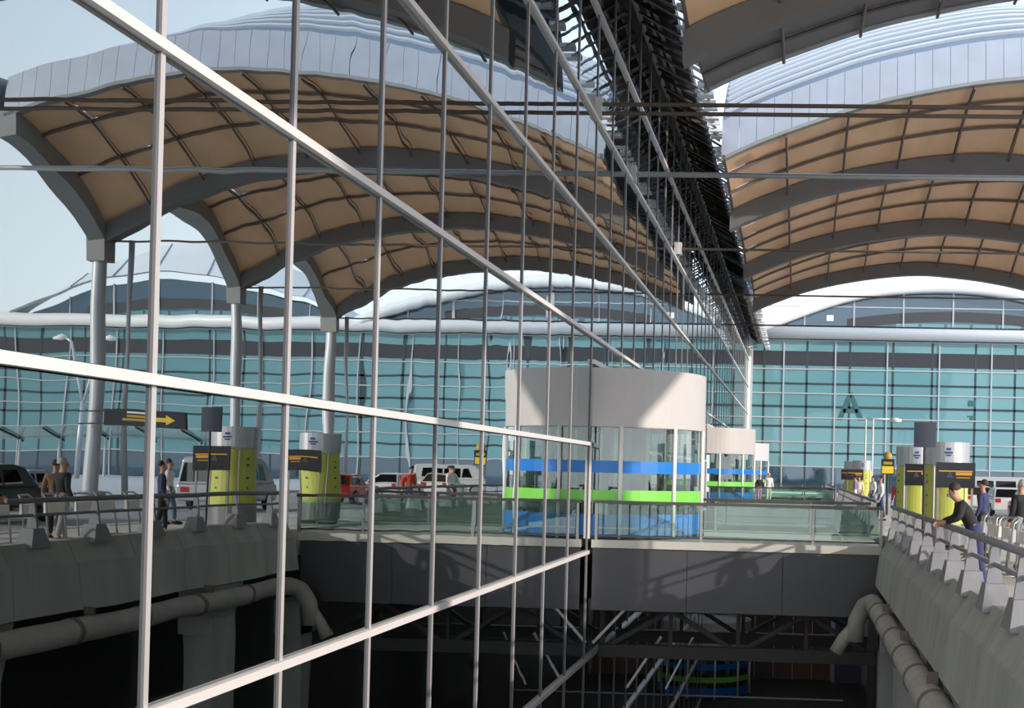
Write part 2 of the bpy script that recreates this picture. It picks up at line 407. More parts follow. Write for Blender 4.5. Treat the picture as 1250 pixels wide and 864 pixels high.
for a, b, top in ((.6, 41, rim1), (41, 78, rim2b)):
    MB().prism([(a, 16.2), (b, 16.2)]+[(x, max(16.3, top(x)-.5)) for x in lin(b, a, 24)], 'Y', FY+2.4, FY+2.7).build('lunette_back_wall', 'facade_back', fw)
lunette(.6, 41, rim1, 8); lunette(41.2, 78, rim2b, 7)
MB().box(2, FY-.12, 19.0, 36, FY-.03, 19.12).build('lunette_rail', 'facade_frame', fw)
for c in (21.0, 59.5):
    m = MB(); m.sweep([((c+dx, FY-.05, 18.2-.0075*dx*dx), (0, 1, 0), (0, 0, 1)) for dx in lin(-11, 11, 16)], [(-.02, -.5), (.0, -.5), (0, .55), (-.02, .55)])
    m.build('lunette_band', 'lunette_band', fw)
    for i in range(5):
        xx = c-6+i*2.6
        MB().box(xx, FY-.06, 16.8, xx+2.3, FY-.03, 17.45).build('teal_strip', 'teal_glass', fw)  # teal glass strips along the lunette foot
# big letter on the facade
m = MB()
m.prism([(9.15, 7.45), (9.75, 7.45), (10.75, 10.25), (10.35, 10.25)], 'Y', FY-.06, FY-.03)
m.prism([(11.95, 7.45), (11.35, 7.45), (10.35, 10.25), (10.75, 10.25)], 'Y', FY-.06, FY-.03)
m.box(9.8, FY-.06, 8.2, 11.3, FY-.03, 8.6); m.build('letter', 'letter', fw)
MB().box(22.5, FY-.06, 9.1, 23.3, FY-.03, 9.7).build('letter', 'letter', fw)
m = MB(); m.box(22.45, FY-.06, 8.0, 23.25, FY-.03, 8.15); m.box(22.72, FY-.06, 7.6, 22.98, FY-.03, 8.0); m.build('letter', 'letter', fw)
# small white painted box on the lunette
MB().box(7.9, FY-.08, 17.6, 8.6, FY-.03, 18.2).build('white_box', 'white_paint', fw)
hl = MB(); hl.grid(lambda x, t: (x, 900+t*250, max(-5, (24+14*math.sin(x*.006+1)+6*math.sin(x*.021))*math.sin(math.pi*t))), lin(150, 1100, 60), lin(0, 1, 8))
tag(hl.build('hill', 'hill', smooth=True), 'low blue-grey hill on the horizon beyond the terminal roofs', 'hill')

# ------------------------------------------------------------------ canopies
lip = spline([(2.0, 13.3), (3.4, 13.98), (5.4, 14.75), (7.5, 15.46), (9.6, 15.95), (11.5, 16.3), (13.5, 16.52), (16, 16.62), (19.1, 16.4), (22.3, 15.7), (24.1, 15.25), (25.6, 14.8)])
beam = spline([(2.0, 11.9), (2.7, 12.3), (3.9, 12.8), (5.5, 13.4), (7.8, 13.97), (10.4, 14.4), (12.6, 14.58), (14.2, 14.52), (17.4, 14.15), (20.4, 13.45), (22.8, 12.4), (25.6, 10.75)])
CX0, CX1, BAY = 2.3, 25.4, 14.104
CL = 3*BAY
BD = .78
def tcrest(y): return 1-abs(2*(((y-BAY/2) % BAY)/BAY)-1)
def gz(t): return math.sin(min(1, max(0, t))*math.pi/2)**.9
def zs(x, y):
    b = beam(x)+BD
    return b+(lip(x)-b)*gz(tcrest(y))
def make_canopy(y0, label):
    c = thing('vaulted_canopy', (CX1, y0, 10.5), label, 'canopy', 'vaulted roof canopies along the forecourt')
    Y = lambda y: y0+y
    xs = lin(CX0, CX1, 10)
    halves = [(i*BAY/2, (i+1)*BAY/2) for i in range(6)]
    for h0, h1 in halves:
        up = tcrest(h0+.01) < tcrest(h1-.01)      # rising from beam to crest
        e = [0, .36, .70, 1.0] if up else [0, .30, .64, 1.0]
        ys = [h0+(h1-h0)*t for t in e]
        for i in range(10):
            for j in range(3):
                MB().grid(lambda x, y: (x, Y(y), zs(x, y)), lin(xs[i]+.02, xs[i+1]-.02, 3), lin(ys[j]+.015, ys[j+1]-.015, 3)).build('ceiling_panel' if h1 < CL-.1 else 'shaded_end_panel', 'membrane' if h1 < CL-.1 else 'beam_grey', c, True)  # rear half-bay panels painted dark grey to stand in for shade
        for y in ys[1:3]:
            MB().tube([(x, Y(y), zs(x, y)-.10) for x in lin(CX0, CX1, 30)], .065, 6).build('purlin', 'rib_dark', c)
        for x in xs[1:-1]:
            MB().tube([(x, Y(y), zs(x, y)-.16-.25*(1-tcrest(y))**3) for y in lin(h0+.1, h1-.1, 8)], .052, 6).build('rib', 'rib_dark', c)
    for i in range(3):
        yb = BAY/2+i*BAY
        m = MB(); m.sweep([((x, Y(yb), beam(x)), (0, 1, 0), (0, 0, 1)) for x in lin(CX0-.1, CX1, 40)], [(-.30, 0), (.30, 0), (.36, BD), (-.36, BD)])
        m.build('arched_beam', 'beam_grey', c)
    # lip beams, fascia panels and the ribbed metal roof above them
    for yl, s in ((0.0, -1), (CL, 1)):
        m = MB(); m.sweep([((x, Y(yl), lip(x)), (0, -s, 0), (0, 0, 1)) for x in lin(CX0-.1, CX1+.1, 40)], [(0, -.05), (.4, -.05), (.4, .08), (0, .08)])
        m.build('lip_beam', 'arm_grey', c)
        n = 36; fx = lin(CX0-.1, CX1+.1, n)
        for i in range(n):
            a, b = fx[i]+.007, fx[i+1]-.007
            m = MB(); m.add([(a, Y(yl), lip(a)), (b, Y(yl), lip(b)), (b, Y(yl-s*.25), lip(b)+FH(b)), (a, Y(yl-s*.25), lip(a)+FH(a)),
                             (a, Y(yl-s*.12), lip(a)), (b, Y(yl-s*.12), lip(b)), (b, Y(yl-s*.4), lip(b)+FH(b)), (a, Y(yl-s*.4), lip(a)+FH(a))],
                            [(0,1,2,3), (7,6,5,4), (0,4,5,1), (3,2,6,7), (0,3,7,4), (1,5,6,2)])
            m.build('fascia_panel', 'fascia_metal', c)
        for i in range(1, 12):
            yy = yl-s*(.25+i*.42)
            MB().tube([(x, Y(yy), zroof(x, yy)+.03) for x in lin(CX0, CX1, 30)], .10, 5).build('roof_seam', 'seam_metal', c)
    MB().grid(lambda x, y: (x, Y(y), zroof(x, y)), lin(CX0-.1, CX1+.1, 24), [.25, 1.2, 2.2, 3.2, 4.2, 5.2, 6.5, 12, 21, 30, CL-6.5, CL-5.2, CL-4.2, CL-3.2, CL-2.2, CL-1.2, CL-.25]).build('roof_sheet', 'roof_metal', c, True)
    # edge arches: the arcade over the columns and the edge along the glass wall
    for i in range(6):
        h0, h1 = halves[i]
        m = MB(); m.sweep([((CX1, Y(y), zs(CX1, y)), (1, 0, 0), (0, 0, 1)) for y in lin(h0, h1, 10)], [(-.45, -.72), (.35, -.85), (.45, .35), (-.45, .1)])
        m.build('arcade_arch', 'arm_grey', c)
        m = MB(); m.sweep([((CX0, Y(y), zs(CX0, y)), (1, 0, 0), (0, 0, 1)) for y in lin(h0, h1, 8)], [(-.05, -.05), (.05, -.05), (.05, .12), (-.05, .12)])
        m.build('edge_beam', 'beam_grey', c)
        m = MB(); m.grid(lambda y, t: (CX1+.4, Y(y), zs(CX1, y)+.2+(zroof(CX1, y)-zs(CX1, y)-.2)*t), lin(h0, h1, 8), [0, 1]); m.build('side_cladding', 'fascia_metal', c)
    return c
def FH(x): return 1.5+.1*math.sin(math.pi*(x-CX0)/(CX1-CX0))
def zroof(x, y):
    dd = min(y, CL-y)-.25
    t = max(0, min(1, dd/5.2)); q = max(0, min(1, (x-12)/(CX1-12))); sh = 1.05-.93*q*q*(3-2*q)
    return lip(x)+FH(x)-.05+3.0*sh*(t*(1.6-.6*t))
C1Y, C0Y = 48.55, -2.3
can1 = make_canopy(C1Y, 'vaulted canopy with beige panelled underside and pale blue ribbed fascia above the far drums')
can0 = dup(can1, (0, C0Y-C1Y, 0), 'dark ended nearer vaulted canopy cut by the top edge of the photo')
# columns
cols = [C1Y+BAY/2+i*BAY for i in range(3)]+[C0Y+BAY/2+i*BAY for i in range(3)]
cl = ['white round canopy column carrying the dark hanging sign', 'white round canopy column second along the far canopy', 'white round canopy column last along the far canopy',
      'white round canopy column nearest the camera under the near canopy', 'white round canopy column middle of the near canopy', 'white round canopy column at the far end of the near canopy']
for y, lb in zip(cols, cl):
    c = thing('canopy_column', (CX1, y, 0), lb, 'column', 'canopy columns')
    MB().lathe([(.62, 0), (.62, .25), (.5, .3)], (CX1, y), 20).build('base', 'concrete', c, True)
    MB().lathe([(.33, .2), (.33, 10.5)], (CX1, y), 20).build('shaft', 'column_metal', c, True)
    m = MB(); m.sweep([((CX1, y, z), (1, 0, 0), (0, 1, 0)) for z in (10.3, 10.7, 11.3)], [(-.45, -.4), (.45, -.4), (.5, .4), (-.5, .4)]); m.build('capital', 'arm_grey', c)
    MB().tube([(CX1-1.1, y+.6, 0), (CX1-1.1, y+.6, 11.4)], .12, 8).build('downpipe', 'column_metal', c, True)
# tie rods
def tie(y, z, r, mat, label, double=0, x1=CX1):
    t = thing('tie_rod', (x1, y, z), label, 'tie rod')
    for q in ([0] if not double else [-double, double]):
        MB().tube([(.1, y+.05*(q > 0), z+q), (x1, y+.05*(q > 0), z+q)], r, 8).build('rod', mat, t, True)
    MB().box(.0, y-.2, z-.25, .16, y+.2, z+.25).build('wall_bracket', 'mullion_metal', t)
    MB().box(x1-.25, y-.15, z-.15, x1, y+.15, z+.5).build('end_clevis', 'mullion_metal', t)
tie(C0Y+2.5*BAY, 10.92, .055, 'rib_dark', 'dark double tie rod crossing high in front of the canopy fascia', .12)
tie(40.0, 10.86, .085, 'column_metal', 'pale grey tie tube crossing in front of the far canopy underside')
for i, lb in enumerate(('thin dark tie rod under the first arched beam of the far canopy', 'thin dark tie rod under the second arched beam of the far canopy', 'thin dark tie rod under the third arched beam of the far canopy')):
    tie(cols[i], 11.25, .05, 'rib_dark', lb)

# ------------------------------------------------------------------ entrance drums
def make_drum(yc, z0, label, group):
    d = thing('entrance_drum', (0, yc, z0), label, 'entrance drum', group)
    r = 2.72
    A0, A1 = -math.pi/2-.35, math.pi/2+.35
    def arc(rr, a): return (rr*math.cos(a), yc+rr*math.sin(a))
    def band(name, mat, rr, za, zb, th=.05, a0=A0, a1=A1, n=28):
        m = MB(); m.lathe([(rr-th, za+z0), (rr, za+z0), (rr, zb+z0), (rr-th, zb+z0), (rr-th, za+z0)], (0, yc), n, a0, a1)
        return m.build(name, mat, d)
    band('white_drum_band', 'drum_white', r+.03, 2.86, 4.36, .12, n=40)
    m = MB(); pts = [arc(r, A0+(A1-A0)*i/30) for i in range(31)]; m.prism(pts, 'Z', z0+4.2, z0+4.3); m.build('roof_cap', 'drum_white', d)
    m = MB(); m.prism(pts, 'Z', z0+2.84, z0+2.9); m.build('soffit', 'door_grey', d)
    angs = [R(-90-16+33*i) for i in range(7)]
    for i in range(6):
        a, b = angs[i]+.02, angs[i+1]-.02
        p = band('curved_pane', 'door_glass', r-.02, .06, 2.84, .02, a, b, 6)
        for nm, mat, za, zb in (('blue_stripe', 'blue_film', 1.68, 1.99), ('green_stripe', 'green_film', .93, 1.24), ('blue_kick_panel', 'blue_film', .08, .62)):
            mm_ = MB(); mm_.lathe([(r-.015, za+z0), (r, za+z0), (r, zb+z0), (r-.015, zb+z0), (r-.015, za+z0)], (0, yc), 6, a, b); mm_.build(nm, mat, p)
    for a in angs:
        x, y = arc(r+.02, a); MB().tube([(x, y, z0), (x, y, z0+2.86)], .055, 8).build('post', 'white_paint', d, True)
    for a in (R(-72), R(-40), R(-8), R(24), R(60)):
        x, y = arc(r-1.0, a); MB().box(x-.045, y-.045, z0+.02, x+.045, y+.045, z0+2.85).build('inner_post', 'post_steel', d)
    for a in (R(-55), R(-20), R(40)):
        x, y = arc(r-1.7, a); MB().box(x-.28, y-.06, z0+.02, x+.28, y+.06, z0+2.85).build('door_leaf', 'door_grey', d)
    MB().lathe([(r+.06, z0), (r+.06, z0+.07), (r-.1, z0+.07)], (0, yc), 28, A0, A1).build('base_ring', 'dark_steel', d)
    return d
dr1 = make_drum(DRUMS[0], 0, 'large white entrance drum with blue and green stripes on the near footbridge', 'entrance drums on the glass wall')
dup(dr1, (0, DRUMS[1]-DRUMS[0], 0), 'smaller looking white entrance drum in the middle distance on the second footbridge', 'entrance drums on the glass wall')
dup(dr1, (0, DRUMS[2]-DRUMS[0], 0), 'farthest and smallest white entrance drum along the glass wall', 'entrance drums on the glass wall')
dup(dr1, (0, DRUMS[1]-DRUMS[0], LOWZ), 'shaded lower level entrance drum with blue and green stripes below the footbridge', 'entrance drums on the glass wall')

# ------------------------------------------------------------------ footbridges with railings
BW = 5.9
def make_bridge(y0, label):
    b = thing('footbridge', (4, y0, -3), label, 'footbridge', 'footbridges over the lower level')
    MB().box(.14, y0, -.22, 7.45, y0+BW, -.02).build('deck_slab', 'edge_strip', b)
    for yy in (y0+.06, y0+BW-.2):
        for i in range(3):
            x0 = .16+i*2.42
            MB().box(x0+.006, yy, -1.80, x0+2.414, yy+.14, -.23).build('fascia_panel', 'bridge_fascia', b)
    MB().box(.2, y0+.2, -1.7, 7.4, y0+BW-.2, -1.5).build('soffit', 'dark_steel', b)
    for yy in (y0+1.2, y0+BW-1.4):
        MB().box(.2, yy, -3.15, 7.4, yy+.3, -2.82).build('bottom_chord', 'dark_steel', b)
        MB().box(.2, yy, -1.95, 7.4, yy+.3, -1.8).build('top_chord', 'dark_steel', b)
        for i in range(4):
            xa = .3+i*1.78; e = i % 2
            MB().bar((xa, yy+.15, -1.9 if e else -2.95), (xa+1.78, yy+.15, -2.95 if e else -1.9), .12, .12).build('diagonal', 'dark_steel', b)
            MB().box(xa-.05, yy+.1, -2.9, xa+.05, yy+.2, -1.9).build('vertical', 'dark_steel', b)
    MB().bar((.95, y0+.9, -1.82), (.1, y0+.9, -2.75), .07, .07).build('brace', 'post_steel', b)
    MB().bar((1.75, y0+2.2, -2.7), (.85, y0+2.2, -4.1), .07, .07).build('brace', 'post_steel', b)
    MB().bar((2.6, y0+2.2, -2.7), (1.9, y0+2.2, -4.1), .05, .05).build('brace', 'post_steel', b)
    return b
def make_railing(y, label):
    r = thing('glass_railing', (4, y, -.02), label, 'railing', 'glass railings on the footbridges')
    px = [.25, 2.92, 5.74, 7.44]
    for x in px: MB().box(x-.035, y-.03, -.2, x+.035, y+.03, .95).build('post', 'post_steel', r)
    for a, b in zip(px, px[1:]): MB().box(a+.06, y-.008, .12, b-.06, y+.008, .88).build('glass_panel', 'rail_glass', r)
    MB().box(px[0]-.1, y-.05, .90, px[-1]+.05, y+.05, .98).build('handrail', 'handrail_dark', r)
    MB().box(px[0], y-.02, .05, px[-1], y+.02, .10).build('bottom_rail', 'handrail_dark', r)
    MB().box(px[0], y+.03, .26, px[-1], y+.05, .30).build('mid_rail', 'post_steel', r)
    return r
b1 = make_bridge(33.0, 'nearest footbridge with dark grey fascia and pale edge leading to the large drum')
dup(b1, (0, DRUMS[1]-DRUMS[0], 0), 'second footbridge leading to the middle drum beyond the near railing')
dup(b1, (0, DRUMS[2]-DRUMS[0], 0), 'farthest footbridge leading to the smallest drum')
ra = make_railing(33.06, 'glass railing with dark handrail on the near edge of the nearest footbridge')
dup(ra, (0, BW-.15, 0), 'glass railing on the far edge of the nearest footbridge behind the large drum')
dup(ra, (0, DRUMS[1]-DRUMS[0], 0), 'glass railing on the near edge of the second footbridge')
dup(ra, (0, DRUMS[1]-DRUMS[0]+BW-.15, 0), 'glass railing on the far edge of the second footbridge')
dup(ra, (0, DRUMS[2]-DRUMS[0], 0), 'glass railing on the farthest footbridge')

# ------------------------------------------------------------------ concrete parapets, pipe, piers
def make_parapet(y0, y1, label):
    p = thing('concrete_parapet', (7.7, y0, -.95), label, 'parapet', 'concrete parapets beside the road deck')
    n = int(round((y1-y0)/2)); st = (y1-y0)/n
    prof = [(7.30, -.95), (7.40, -.12), (7.44, -.10), (7.46, -.06), (7.64, .28), (7.94, .28), (7.94, -.95)]
    pan = MB().prism(prof, 'Y', .012, st-.012).mesh('concrete_panel', 'concrete', (7.7, 0, -.95))
    blk = MB().add([(7.50, -.30, .20), (7.84, -.30, .20), (7.84, .30, .20), (7.50, .30, .20), (7.56, -.16, .52), (7.80, -.16, .52), (7.80, .16, .52), (7.56, .16, .52)],
                   [(0,3,2,1),(4,5,6,7),(0,1,5,4),(1,2,6,5),(2,3,7,6),(3,0,4,7)]).mesh('base_block', 'concrete_block', (7.7, 0, -.95))
    pst = MB().add([(7.58, -.03, .5), (7.78, -.03, .5), (7.78, .03, .5), (7.58, .03, .5), (7.64, -.03, .98), (7.72, -.03, .98), (7.72, .03, .98), (7.64, .03, .98)],
                   [(0,3,2,1),(4,5,6,7),(0,1,5,4),(1,2,6,5),(2,3,7,6),(3,0,4,7)]).mesh('rail_post', 'concrete_block', (7.7, 0, -.95))
    for i in range(n):
        y = y0+i*st
        link('concrete_panel', pan, p, (7.7, y, -.95))
        link('base_block', blk, p, (7.7, y+st*.5, -.95)); link('rail_post', pst, p, (7.7, y+st*.5, -.95))
    MB().tube([(7.68, y0, 1.0), (7.68, y1, 1.0)], .05, 8).build('top_rail', 'concrete_block', p, True)
    MB().tube([(7.68, y0, .74), (7.68, y1, .74)], .03, 6).build('lower_rail', 'concrete_block', p, True)
    return p
make_parapet(4.7, 32.7, 'grey panelled concrete parapet with block-footed railing in the right foreground')
make_parapet(39.2, 75.2, 'concrete parapet continuing beyond the nearest footbridge')
make_parapet(81.4, 111.4, 'farthest concrete parapet beyond the second footbridge')
pp = thing('drain_pipe', (7.15, 18, -1.6), 'grey horizontal drain pipe with collars under the foreground parapet', 'pipe')
MB().tube([(7.20, 3, -1.27), (7.20, 31.2, -1.27), (7.18, 31.75, -1.30), (7.02, 32.1, -1.42), (6.85, 32.3, -1.8), (6.8, 32.3, -2.3)], .22, 16).build('pipe_run', 'pipe_grey', pp, True)
MB().tube([(6.86, 32.35, -1.9), (6.55, 32.35, -2.25), (6.35, 32.35, -2.6)], .17, 12).build('branch_elbow', 'pipe_grey', pp, True)
for y in [8+2.35*i for i in range(10)]: MB().tube([(7.20, y-.05, -1.27), (7.20, y+.05, -1.27)], .245, 16).build('collar', 'pipe_band', pp, True)
for y in [8.6+4.7*i for i in range(5)]: MB().box(7.15, y, -1.1, 7.3, y+.06, -.9).build('hanger', 'pipe_band', pp)
for i, y in enumerate((11.5, 20.2, 28.9)):
    c = thing('concrete_pier', (8.0, y, LOWZ), ['concrete pier under the parapet nearest the camera', 'middle concrete pier under the foreground parapet', 'concrete pier under the parapet next to the footbridge'][i], 'pier', 'piers under the parapet')
    MB().box(7.55, y-.55, LOWZ, 8.18, y+.55, -1.75).build('shaft', 'concrete', c)
    MB().prism([(7.46, -1.0), (8.18, -1.0), (8.18, -2.1), (7.7, -2.1)], 'Y', y-.75, y+.75).build('corbel', 'concrete', c)
pz = thing('concrete_pier', (7.6, 33.6, LOWZ), 'pale concrete pier carrying the right end of the nearest footbridge', 'pier', 'piers under the parapet')
MB().box(7.48, 33.4, LOWZ, 7.9, 34.1, -2.3).build('shaft', 'concrete', pz)
MB().box(7.48, 33.3, -2.7, 8.15, 34.6, -1.85).build('corbel', 'concrete', pz)

# ------------------------------------------------------------------ information drums and signs
def make_info(x, y, label):
    t = thing('information_drum', (x, y, 0), label, 'info drum', 'lime information drums on the pavement')
    r = .53
    MB().lathe([(r*.9, 0), (r*.9, .12), (r, .12)], (x, y), 28).build('plinth', 'dark_steel', t, True)
    MB().lathe([(r, .12), (r, .62), (0, .62)], (x, y), 28).build('base_skirt', 'door_grey', t)
    MB().lathe([(r-.03, .62), (r-.03, 2.08)], (x, y), 28).build('core', 'steel_cap', t)
    for i in range(4):
        a0 = R(-130+90*i); 
        p = MB().lathe([(r-.02, .64), (r, .64), (r, 2.06), (r-.02, 2.06), (r-.02, .64)], (x, y), 9, a0+.05, a0+R(90)-.05).build('lime_panel', 'lime', t)
        m = MB()
        for z, wd in ((1.78, .10), (1.62, .16), (1.30, .14), (1.05, .08)):
            a = a0+R(62); m.lathe([(r, z), (r+.006, z), (r+.006, z+.05), (r, z+.05)], (x, y), 3, a-wd/2, a+wd/2)
        m.build('lettering', 'ink', p)
        a = a0; MB().tube([(x+(r+.01)*math.cos(a), y+(r+.01)*math.sin(a), .6), (x+(r+.01)*math.cos(a), y+(r+.01)*math.sin(a), 2.1)], .025, 6).build('edge_post', 'steel_cap', t)
    cap = MB().lathe([(r-.02, 2.08), (r+.03, 2.08), (r+.03, 2.62), (0, 2.64)], (x, y), 32).build('metal_cap', 'steel_cap', t)
    m = MB()
    for z, h, wd in ((2.42, .06, .20), (2.34, .05, .34), (2.28, .04, .22)):
        m.lathe([(r+.03, z), (r+.038, z), (r+.038, z+h), (r+.03, z+h)], (x, y), 5, R(-92)-wd/2, R(-92)+wd/2)
    m.build('emblem', 'logo_blue', cap)
    return t
i1 = make_info(8.98, 32.53, 'lime information drum with metal cap behind the leaning person')
dup(i1, (-.3, 5.2, 0), 'second lime information drum partly hidden behind the first')
dup(i1, (-.3, 47.5, 0), 'small distant lime information drum beside the waiting people'); dup(i1, (0, 42.3, 0), 'small distant lime information drum in front of another beyond the footbridge')
def make_screen(x, y, label):
    t = thing('information_screen', (x, y, 0), label, 'screen', 'dark information screens')
    for s in (-.40, .40): MB().box(x+s-.025, y, 0, x+s+.025, y+.05, 2.0).build('leg', 'post_steel', t)
    p = MB().box(x-.46, y-.06, 1.52, x+.46, y-.001, 2.12).build('panel', 'screen_black', t)
    MB().box(x-.40, y-.07, 1.90, x+.40, y-.06, 1.93).build('text_line', 'sign_orange', p)
    MB().box(x+.0, y-.07, 1.82, x+.38, y-.06, 1.89).build('text_line', 'sign_orange', p)
    MB().box(x+.02, y-.07, 1.75, x+.34, y-.06, 1.775).build('text_line', 'sign_dark_yellow', p)
    MB().add([(x-.22, y-.07, 1.76), (x-.06, y-.07, 1.76), (x-.14, y-.07, 1.92), (x-.22, y-.061, 1.76), (x-.06, y-.061, 1.76), (x-.14, y-.061, 1.92)], [(0,1,2),(5,4,3),(0,3,4,1),(1,4,5,2),(2,5,3,0)]).build('symbol', 'panel_navy', p)
    for i in range(3): MB().box(x-.4, y, 1.6+i*.14, x+.2, y+.008, 1.63+i*.14).build('text_line', 'sign_orange', p)
    return t
s1 = make_screen(9.06, 31.37, 'black information screen with orange lines in front of the first lime drum')
dup(s1, (-.32, 5.2, 0), 'black information screen in front of the second lime drum')
dup(s1, (-.55, 42.2, 0), 'distant brown-black information screen beyond the footbridge'); dup(s1, (-.7, 47.3, 0), 'farther distant black information screen by the waiting people')
t = thing('pole_sign', (8.12, 29.27, 0), 'navy blank backed sign panel on a slim pole rising behind the lime drums', 'sign')
MB().tube([(8.12, 29.27, 0), (8.12, 29.27, 2.6)], .03, 8).build('pole', 'dark_steel', t)
MB().box(7.88, 29.24, 2.42, 8.36, 29.30, 2.98).build('panel', 'panel_navy', t)
t = thing('taxi_sign', (9.4, 60, 0), 'small black and yellow sign on a post beyond the parapet', 'sign')
MB().tube([(9.4, 60, 0), (9.4, 60, 2.2)], .06, 8).build('post', 'dark_steel', t)
pn = MB().box(9.1, 59.95, 1.85, 9.7, 60.05, 2.55).build('panel', 'screen_black', t)
MB().box(9.14, 59.93, 1.9, 9.66, 59.95, 2.22).build('text_block', 'sign_yellow', pn); MB().box(9.2, 59.93, 2.3, 9.6, 59.95, 2.42).build('text_block', 'sign_dark_yellow', pn)
MB().lathe([(.16, 2.55), (.2, 2.7), (.12, 2.86), (0, 2.88)], (9.4, 60), 12).build('lamp_top', 'sign_dark_yellow', t, True)
t = thing('hanging_sign', (22.9, cols[0]-.6, 3.1), 'long black direction sign with yellow arrow reflected beside the first column', 'sign')
yy = cols[0]-.6
pn = MB().box(21.0, yy-.08, 3.08, 24.6, yy+.08, 3.8).build('panel', 'screen_black', t)
def arrow(m, x, z, s, y): 
    m.prism([(x+1.0*s, z+.09), (x+.2*s, z+.09), (x+.2*s, z+.22), (x-.25*s, z), (x+.2*s, z-.22), (x+.2*s, z-.09), (x+1.0*s, z-.09)], 'Y', y-.012, y)
m = MB(); arrow(m, 21.6, 3.42, 1, yy-.08); m.build('arrow', 'sign_yellow', pn)
for a, b, z, h in ((22.8, 23.7, 3.30, .10), (22.75, 23.5, 3.45, .10)): MB().box(a, yy-.09, z, b, yy-.08, z+h).build('text_line', 'sign_dark_yellow', pn)
MB().box(22.8, yy-.09, 3.62, 23.5, yy-.08, 3.7).build('text_line', 'white_paint', pn)
for z in (3.15, 3.7): MB().box(24.5, yy-.05, z, 25.8, yy+.05, z+.06).build('bracket', 'dark_steel', t)

# ------------------------------------------------------------------ lamp posts
t = thing('forked_lamp_post', (56.7, 110, 0), 'pale forked street lamp post with two heads reflected at far left', 'lamp post')
MB().tube([(56.7, 110, 0), (56.7, 110, 6.6)], [.22, .17], 10).build('pole', 'column_metal', t, True)
for s in (-1, 1):
    MB().tube([(56.7, 110, 6.4), (56.7+s*.35, 110, 8), (56.7+s*1.05, 110, 10.6), (56.7+s*1.35, 110, 11.7), (56.7+s*2.0, 110, 12.1)], .12, 8).build('arm', 'column_metal', t, True)
    m = MB(); m.tube([(56.7+s*1.9, 110, 12.1), (56.7+s*2.3, 110, 12.14), (56.7+s*2.9, 110, 12.05)], [.12, .28, .10], 8); m.build('lamp_head', 'white_paint', t, True)
t = thing('twin_lamp_post', (10.1, 90, 0), 'slim twin-tube lamp post with a short arm beyond the bridge', 'lamp post')
for x in (9.88, 10.38): MB().tube([(x, 90, 0), (x, 90, 5.7)], .055, 8).build('tube', 'white_paint', t, True)
for z in (1.2, 2.4, 3.6, 4.8): MB().box(9.88, 89.96, z, 10.38, 90.04, z+.05).build('rung', 'post_steel', t)
MB().tube([(9.88, 90, 5.68), (11.6, 90, 5.68)], .05, 8).build('arm', 'white_paint', t, True)
m = MB(); m.tube([(11.5, 90, 5.66), (11.9, 90, 5.62), (12.3, 90, 5.6)], [.07, .18, .08], 8); m.build('lamp_head', 'white_paint', t, True)

# bus shelter on the far forecourt
t = thing('bus_shelter', (64, 120, 0), 'long glass roofed bus shelter reflected at far left', 'shelter')
for i in range(8):
    x = 47+i*4.4
    MB().tube([(x, 121, 0), (x, 121, 3.6)], .12, 8).build('post', 'column_metal', t)
    MB().bar((x, 121.6, 3.4), (x, 117.8, 4.5), .12, .16).build('rafter', 'dark_steel', t)
    if i < 7: MB().add([(x+.05, 121.4, 3.56), (x+4.35, 121.4, 3.56), (x+4.35, 117.8, 4.62), (x+.05, 117.8, 4.62), (x+.05, 121.4, 3.60), (x+4.35, 121.4, 3.60), (x+4.35, 117.8, 4.66), (x+.05, 117.8, 4.66)],
                       [(0,3,2,1),(4,5,6,7),(0,1,5,4),(1,2,6,5),(2,3,7,6),(3,0,4,7)]).build('roof_pane', 'rail_glass', t)

